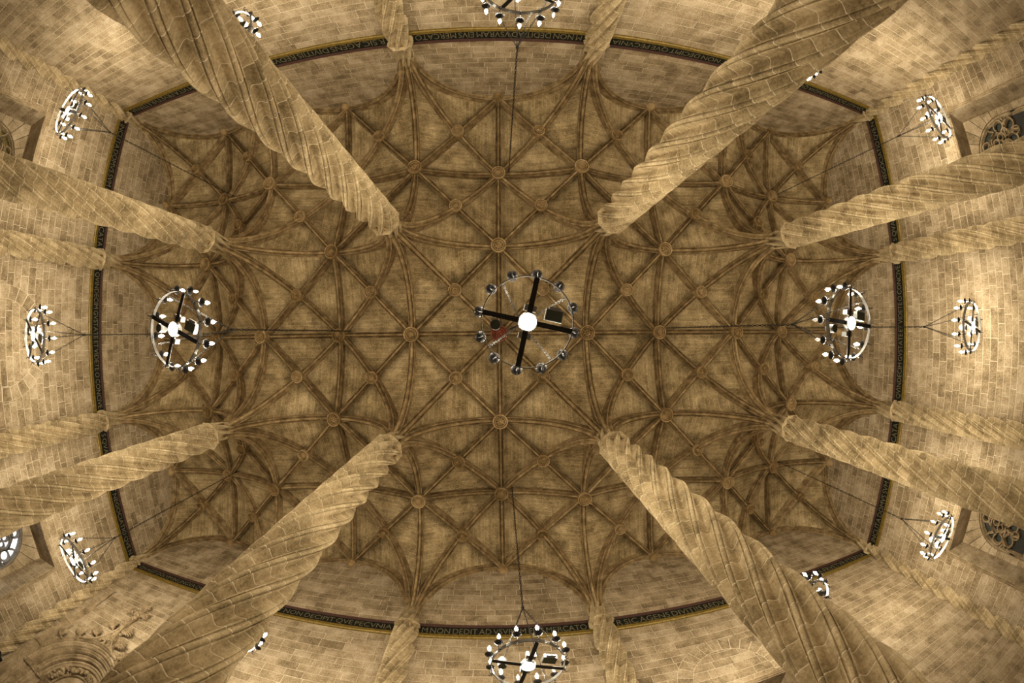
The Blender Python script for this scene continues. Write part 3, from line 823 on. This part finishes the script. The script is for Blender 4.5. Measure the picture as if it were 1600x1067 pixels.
    for k in range(40):
        t = q.random(); wx = 0.62 * (1 - t) ** 1.5; s2 = q.uniform(0.05, 0.1)
        x = q.uniform(-wx, wx); y = 7.28 + 0.8 * t; a = q.uniform(0, 6.3); r2 = q.uniform(0.08, 0.15)
        b.tube([(x + r2 * math.cos(a + i * 0.9) * (1 - i * 0.13), y + r2 * math.sin(a + i * 0.9) * (1 - i * 0.13), 0.03 + 0.02 * i) for i in range(6)], [0.02, 0.04, 0.045, 0.04, 0.03, 0.015], 6)
    obj('carved_foliage', auto_smooth(b.me('carved_foliage', M_CARVE), 45), root)
    # finial
    b = MB(); b.lathe([(0.07, 0), (0.06, 0.75)], 8, Matrix.Translation((0, 8.45, 0.07)) @ Matrix.Rotation(-PI / 2, 4, 'X'))
    b.lathe([(0.08, -0.07), (0.19, -0.03), (0.19, 0.03), (0.08, 0.07)], 8, Matrix.Translation((0, 8.56, 0.08)) @ Matrix.Rotation(-PI / 2, 4, 'X'))
    obj('finial_stem', b.me('finial_stem', M_CARVE), root)
    b = MB(); q = random.Random(11)
    b.box((-0.10, 9.0, 0.0), (0.10, 10.1, 0.12)); b.box((-0.48, 9.36, 0.0), (0.48, 9.62, 0.12))
    for cx, cy, n_, sp in ((-0.38, 9.48, 7, 0.22), (0.38, 9.48, 7, 0.22), (0, 9.95, 8, 0.22), (0, 9.45, 9, 0.26), (0, 9.1, 5, 0.14)):
        for k in range(n_):
            a = 2 * PI * k / n_ + q.uniform(-0.2, 0.2); d = sp * q.uniform(0.55, 1.0)
            b.tube([(cx, cy, 0.1), (cx + 0.5 * d * math.cos(a), cy + 0.5 * d * math.sin(a), 0.17), (cx + d * math.cos(a), cy + d * math.sin(a), 0.13), (cx + 1.15 * d * math.cos(a + 0.3), cy + 1.15 * d * math.sin(a + 0.3), 0.06)], [0.03, 0.05, 0.05, 0.02], 6)
    obj('cross_finial', auto_smooth(b.me('cross_finial', M_CARVE), 45), root)
    # pinnacles
    for s in (-1, 1):
        x = s * 2.45
        b = MB()
        b.box((x - 0.17, 0, 0), (x + 0.17, 5.5, 0.26)); b.box((x - 0.21, 5.4, 0), (x + 0.21, 5.62, 0.3))
        b.box((x - 0.13, 5.6, 0), (x + 0.13, 7.2, 0.22)); b.box((x - 0.17, 7.15, 0), (x + 0.17, 7.3, 0.25))
        b.box((x - 0.09, 7.3, 0), (x + 0.09, 8.75, 0.17))
        p = obj('pinnacle', b.me('pinnacle', M_CARVE), root)
        b = MB(); M = Matrix.Translation((x, 8.75, 0.08)) @ Matrix.Rotation(-PI / 2, 4, 'X')
        b.lathe([(0.12, 0), (0.13, 0.05), (0.08, 0.08), (0.02, 1.35)], 4, M)
        for k in range(8):
            for e in (-1, 1):
                w_ = 0.10 * (1 - k / 9) + 0.03; b.lathe([(0.001, -0.045), (0.05, 0), (0.001, 0.045)], 6, Matrix.Translation((x + e * w_, 8.88 + k * 0.145, 0.1)), cap=False)
        for e in (-0.1, 0, 0.1): b.lathe([(0.001, -0.07), (0.07, 0), (0.001, 0.07)], 6, Matrix.Translation((x + e, 10.08, 0.1)), cap=False)
        obj('spirelet', b.me('spirelet', M_CARVE), p)
def crocket():
    b = MB(); q = random.Random(2)
    b.tube([(0, -0.2, 0), (0.0, 0.0, 0.05), (0, 0.22, 0.06)], [0.05, 0.045, 0.02], 6)
    for k in range(5):
        y = -0.1 + 0.085 * k; ln = 0.2 * math.sin(PI * (k + 1) / 6.5)
        for e in (-1, 1):
            b.tube([(0, y, 0.04), (e * ln * 0.6, y + 0.05, 0.09), (e * ln, y + 0.10, 0.06), (e * ln * 1.15, y + 0.06, 0.03)], [0.03, 0.045, 0.035, 0.012], 6)
    b.lathe([(0.001, -0.06), (0.06, 0), (0.001, 0.06)], 7, Matrix.Translation((0, 0.24, 0.07)), cap=False)
    return auto_smooth(b.me('crocket', M_CARVE), 45)
CROCKET = crocket()
portal()
# small black lamp bracket on the lower wall beside the portal
b = MB(); b.box((-0.06, -0.05, 0), (0.06, 0.05, 0.05)); b.tube([(0, 0, 0.03), (0, 0.1, 0.12), (0, 0.05, 0.3)], 0.025, 6); 
o = obj('wall_lamp', b.me('wall_lamp', M_IRON)); o.matrix_world = WALLS['lower'][0] @ Matrix.Translation((0.42, 3.6, 0.0)) @ Matrix.Diagonal((2.1, 2.1, 2.1, 1))
tag(o, 'small black lamp on a bracket left of the portal, bottom left corner', 'lamp')
b = MB(); b.lathe([(0.05, -0.16), (0.1, -0.1), (0.12, 0.06), (0.03, 0.14)], 8); obj('lamp_head', b.me('lamp_head', M_IRON), o, (0, 0.0, 0.32), (-PI / 2, 0, 0))

# ------------------------------------------------------------------ chandeliers
HR = 0.78
def hoop_mesh():
    b = MB(); n = 64; V = []; F = []
    sec = [(HR - 0.008, -0.045), (HR + 0.008, -0.045), (HR + 0.008, 0.045), (HR - 0.008, 0.045)]
    for i in range(n):
        a = 2 * PI * i / n; V += [(r * math.cos(a), r * math.sin(a), z) for r, z in sec]
    for i in range(n):
        j = (i + 1) % n
        for k in range(4): F.append((i * 4 + k, j * 4 + k, j * 4 + (k + 1) % 4, i * 4 + (k + 1) % 4))
    b.add(V, F); return b.me('hoop', M_HOOP)
ME_HOOP = hoop_mesh()
b = MB(); b.box((-HR, -0.045, -0.03), (HR, 0.045, -0.012)); ME_BAR = b.me('cross_bar', M_IRON)
b = MB(); b.tube([(0, 0, -0.03), (0.05, 0, -0.05), (0.075, 0, -0.01), (0.06, 0, 0.06), (0.06, 0, 0.125)], 0.012, 6)
b.tube([(0, 0, -0.04), (0.03, 0, -0.10), (0.075, 0, -0.115), (0.09, 0, -0.08)], [0.012, 0.011, 0.009, 0.006], 5); ME_ARM = b.me('candle_arm', M_IRON)
b = MB(); b.lathe([(0.001, -0.03), (0.03, -0.028), (0.075, -0.005), (0.098, 0.02), (0.092, 0.024), (0.05, 0.006), (0.001, 0.0)], 18, cap=False); ME_PAN = auto_smooth(b.me('drip_pan', M_IRON), 50)
b = MB(); b.lathe([(0.024, 0), (0.024, 0.13), (0.02, 0.14)], 10); ME_SLEEVE = b.me('candle_sleeve', M_WHITE)
def bulb(mat):
    b = MB(); b.lathe([(0.016, 0), (0.036, 0.03), (0.038, 0.06), (0.024, 0.105), (0.004, 0.15)], 7); return auto_smooth(b.me('bulb', mat), 80)
ME_BULB, ME_BOFF = bulb(M_BULB), bulb(M_BULBOFF)
b = MB(); b.lathe([(0.155, 0.0), (0.165, 0.02), (0.165, 0.1), (0.12, 0.17), (0.05, 0.2), (0.04, 0.24)], 20, cap=True); ME_FL = auto_smooth(b.me('downlight', M_LAMPBODY), 40)
b = MB(); b.lathe([(0.001, -0.03), (0.08, -0.024), (0.135, -0.008), (0.15, 0.004)], 20, cap=False); ME_FLL = auto_smooth(b.me('lens', M_FLOOD), 80)
b = MB(); b.box((-0.15, -0.10, 0), (0.15, 0.10, 0.11)); b.box((-0.10, -0.145, 0.02), (0.10, -0.10, 0.06)); ME_RECT = b.me('floodlight', M_LAMPBODY)
b = MB(); b.box((-0.138, -0.088, -0.012), (0.138, 0.088, 0.0)); ME_RECTG = b.me('glass', M_LAMPGLASS)
b = MB(); b.lathe([(0.085, 0), (0.095, 0.0), (0.095, 0.2), (0.06, 0.26)], 16, cap=False); ME_SPOT = auto_smooth(b.me('spotlight', M_LAMPBODY), 40)
b = MB(); b.lathe([(0.001, 0.012), (0.088, 0.012), (0.088, 0.03)], 16, cap=False); ME_SPOTG = b.me('spot_glass', M_LAMPGLASS)
b = MB(); b.box((-0.05, -0.03, 0), (0.05, 0.03, 0.14)); ME_BALL = b.me('ballast_box', M_LAMPBODY)
def chain_links(b, p0, p1, pitch, r, wire):
    p0 = Vector(p0); p1 = Vector(p1); d = p1 - p0; n = max(2, round(d.length / pitch)); t = d.normalized()
    u = t.cross(Vector((0, 0, 1)) if abs(t.z) < 0.9 else Vector((1, 0, 0))).normalized(); v = t.cross(u)
    for k in range(n):
        c = p0 + d * ((k + 0.5) / n); a = u if k % 2 else v
        h = d.length / n * 0.62
        b.tube([c + t * (h * math.cos(q * PI / 4)) + a * (r * math.sin(q * PI / 4)) for q in range(8)], wire, 4, closed=True)
def build_chandelier(i, j, label, hz, off_idx, spin=0.0):
    x, y = i * B + CH_OFF.x, j * B + CH_OFF.y
    root = empty('chandelier', (x, y, hz)); root.rotation_euler = (0, 0, math.radians(13) + spin)
    tag(root, label, 'chandelier', 'iron hoop chandeliers hanging from the vault keys')
    obj('hoop', ME_HOOP, root)
    obj('cross_bar', ME_BAR, root); obj('cross_bar', ME_BAR, root, (0, 0, 0.018), (0, 0, PI / 2))
    for k in range(12):
        a = k * PI / 6
        arm = obj('candle_arm', ME_ARM, root, (HR * math.cos(a), HR * math.sin(a), 0), (0, 0, a))
        obj('drip_pan', ME_PAN, arm, (0.06, 0, 0.14))
        obj('candle_sleeve', ME_SLEEVE, arm, (0.06, 0, 0.145))
        if k in off_idx: tag(obj('bulb', ME_BOFF, arm, (0.06, 0, 0.285)), 'unlit bulb')
        else: obj('bulb', ME_BULB, arm, (0.06, 0, 0.285))
    f = obj('downlight', ME_FL, root, (0, 0, -0.06)); obj('lens', ME_FLL, f)
    f = obj('floodlight', ME_RECT, root, (0.42, -0.2, 0.0)); obj('glass', ME_RECTG, f)
    f = obj('spotlight', ME_SPOT, root, (-0.52, 0.16, 0.0)); obj('spot_glass', ME_SPOTG, f)
    for s in (-1, 1):
        for e in (-1, 1): obj('ballast_box', ME_BALL, root, (s * 0.075, e * 0.24, 0.0), (0, 0, PI / 2))
    zj = 9.3 - hz
    key = (round(zj, 3))
    if key not in CHM:
        b1 = MB(); chain_links(b1, (0, 0, 0), Vector((HR, 0, 0.04)) - Vector((0, 0, zj)), 0.06, 0.018, 0.0075)
        b2 = MB(); chain_links(b2, (0, 0, zj), (0, 0, KZ + 0.25 - hz), 0.12, 0.024, 0.011)
        b2.lathe([(0.03, -0.05), (0.045, 0), (0.03, 0.05)], 8, Matrix.Translation((0, 0, zj)))
        CHM[key] = (b1.me('suspension_chain', M_CHAIN), b2.me('main_chain', M_CHAIN))
    for k in range(4): obj('suspension_chain', CHM[key][0], root, (0, 0, zj), (0, 0, k * PI / 2 + PI / 4))
    obj('main_chain', CHM[key][1], root)
CHM = {}
COLN = {-2: 'far left', -1: 'left of centre', 0: 'middle', 1: 'right of centre', 2: 'far right'}
ROWN = {-1: 'upper row', 0: 'middle row', 1: 'lower row'}
SPECIAL = {(0, 0): 'iron hoop chandelier straight overhead, seen from right below with a white lamp at its hub',
           (0, -1): 'iron hoop chandelier cut by the top edge of the picture',
           (0, 1): 'iron hoop chandelier at the bottom edge, in front of the lower frieze',
           (-1, 0): 'large iron hoop chandelier halfway between the centre and the left wall',
           (1, 0): 'large iron hoop chandelier halfway to the right wall with two dark candles',
           (-2, 0): 'small distant iron hoop chandelier by the middle of the left wall',
           (2, 0): 'small distant iron hoop chandelier by the middle of the right wall',
           (-2, -1): 'iron hoop chandelier near the upper left corner beside the amber window',
           (-2, 1): 'iron hoop chandelier near the lower left corner beside the bright window',
           (2, -1): 'iron hoop chandelier near the upper right corner beside a dark window',
           (2, 1): 'iron hoop chandelier near the lower right corner beside a dark window',
           (-1, -1): 'iron hoop chandelier half hidden behind the upper left thick column',
           (-1, 1): 'iron hoop chandelier mostly hidden behind the lower left thick column',
           (1, -1): 'iron hoop chandelier almost wholly hidden behind the upper right thick column',
           (1, 1): 'iron hoop chandelier half hidden behind the lower right thick column'}
OFFS = {(0, 0): (), (1, 0): (5, 6), (0, 1): (1, 3), (-1, 0): (9, 7), (0, -1): (0,)}
for i in range(-2, 3):
    for j in range(-1, 2):
        build_chandelier(i, j, SPECIAL[(i, j)], 7.5 if (i, j) == (0, 0) else 7.25, OFFS.get((i, j), ()), 0.0 if (i, j) == (0, 0) else rnd.uniform(-0.5, 0.5))
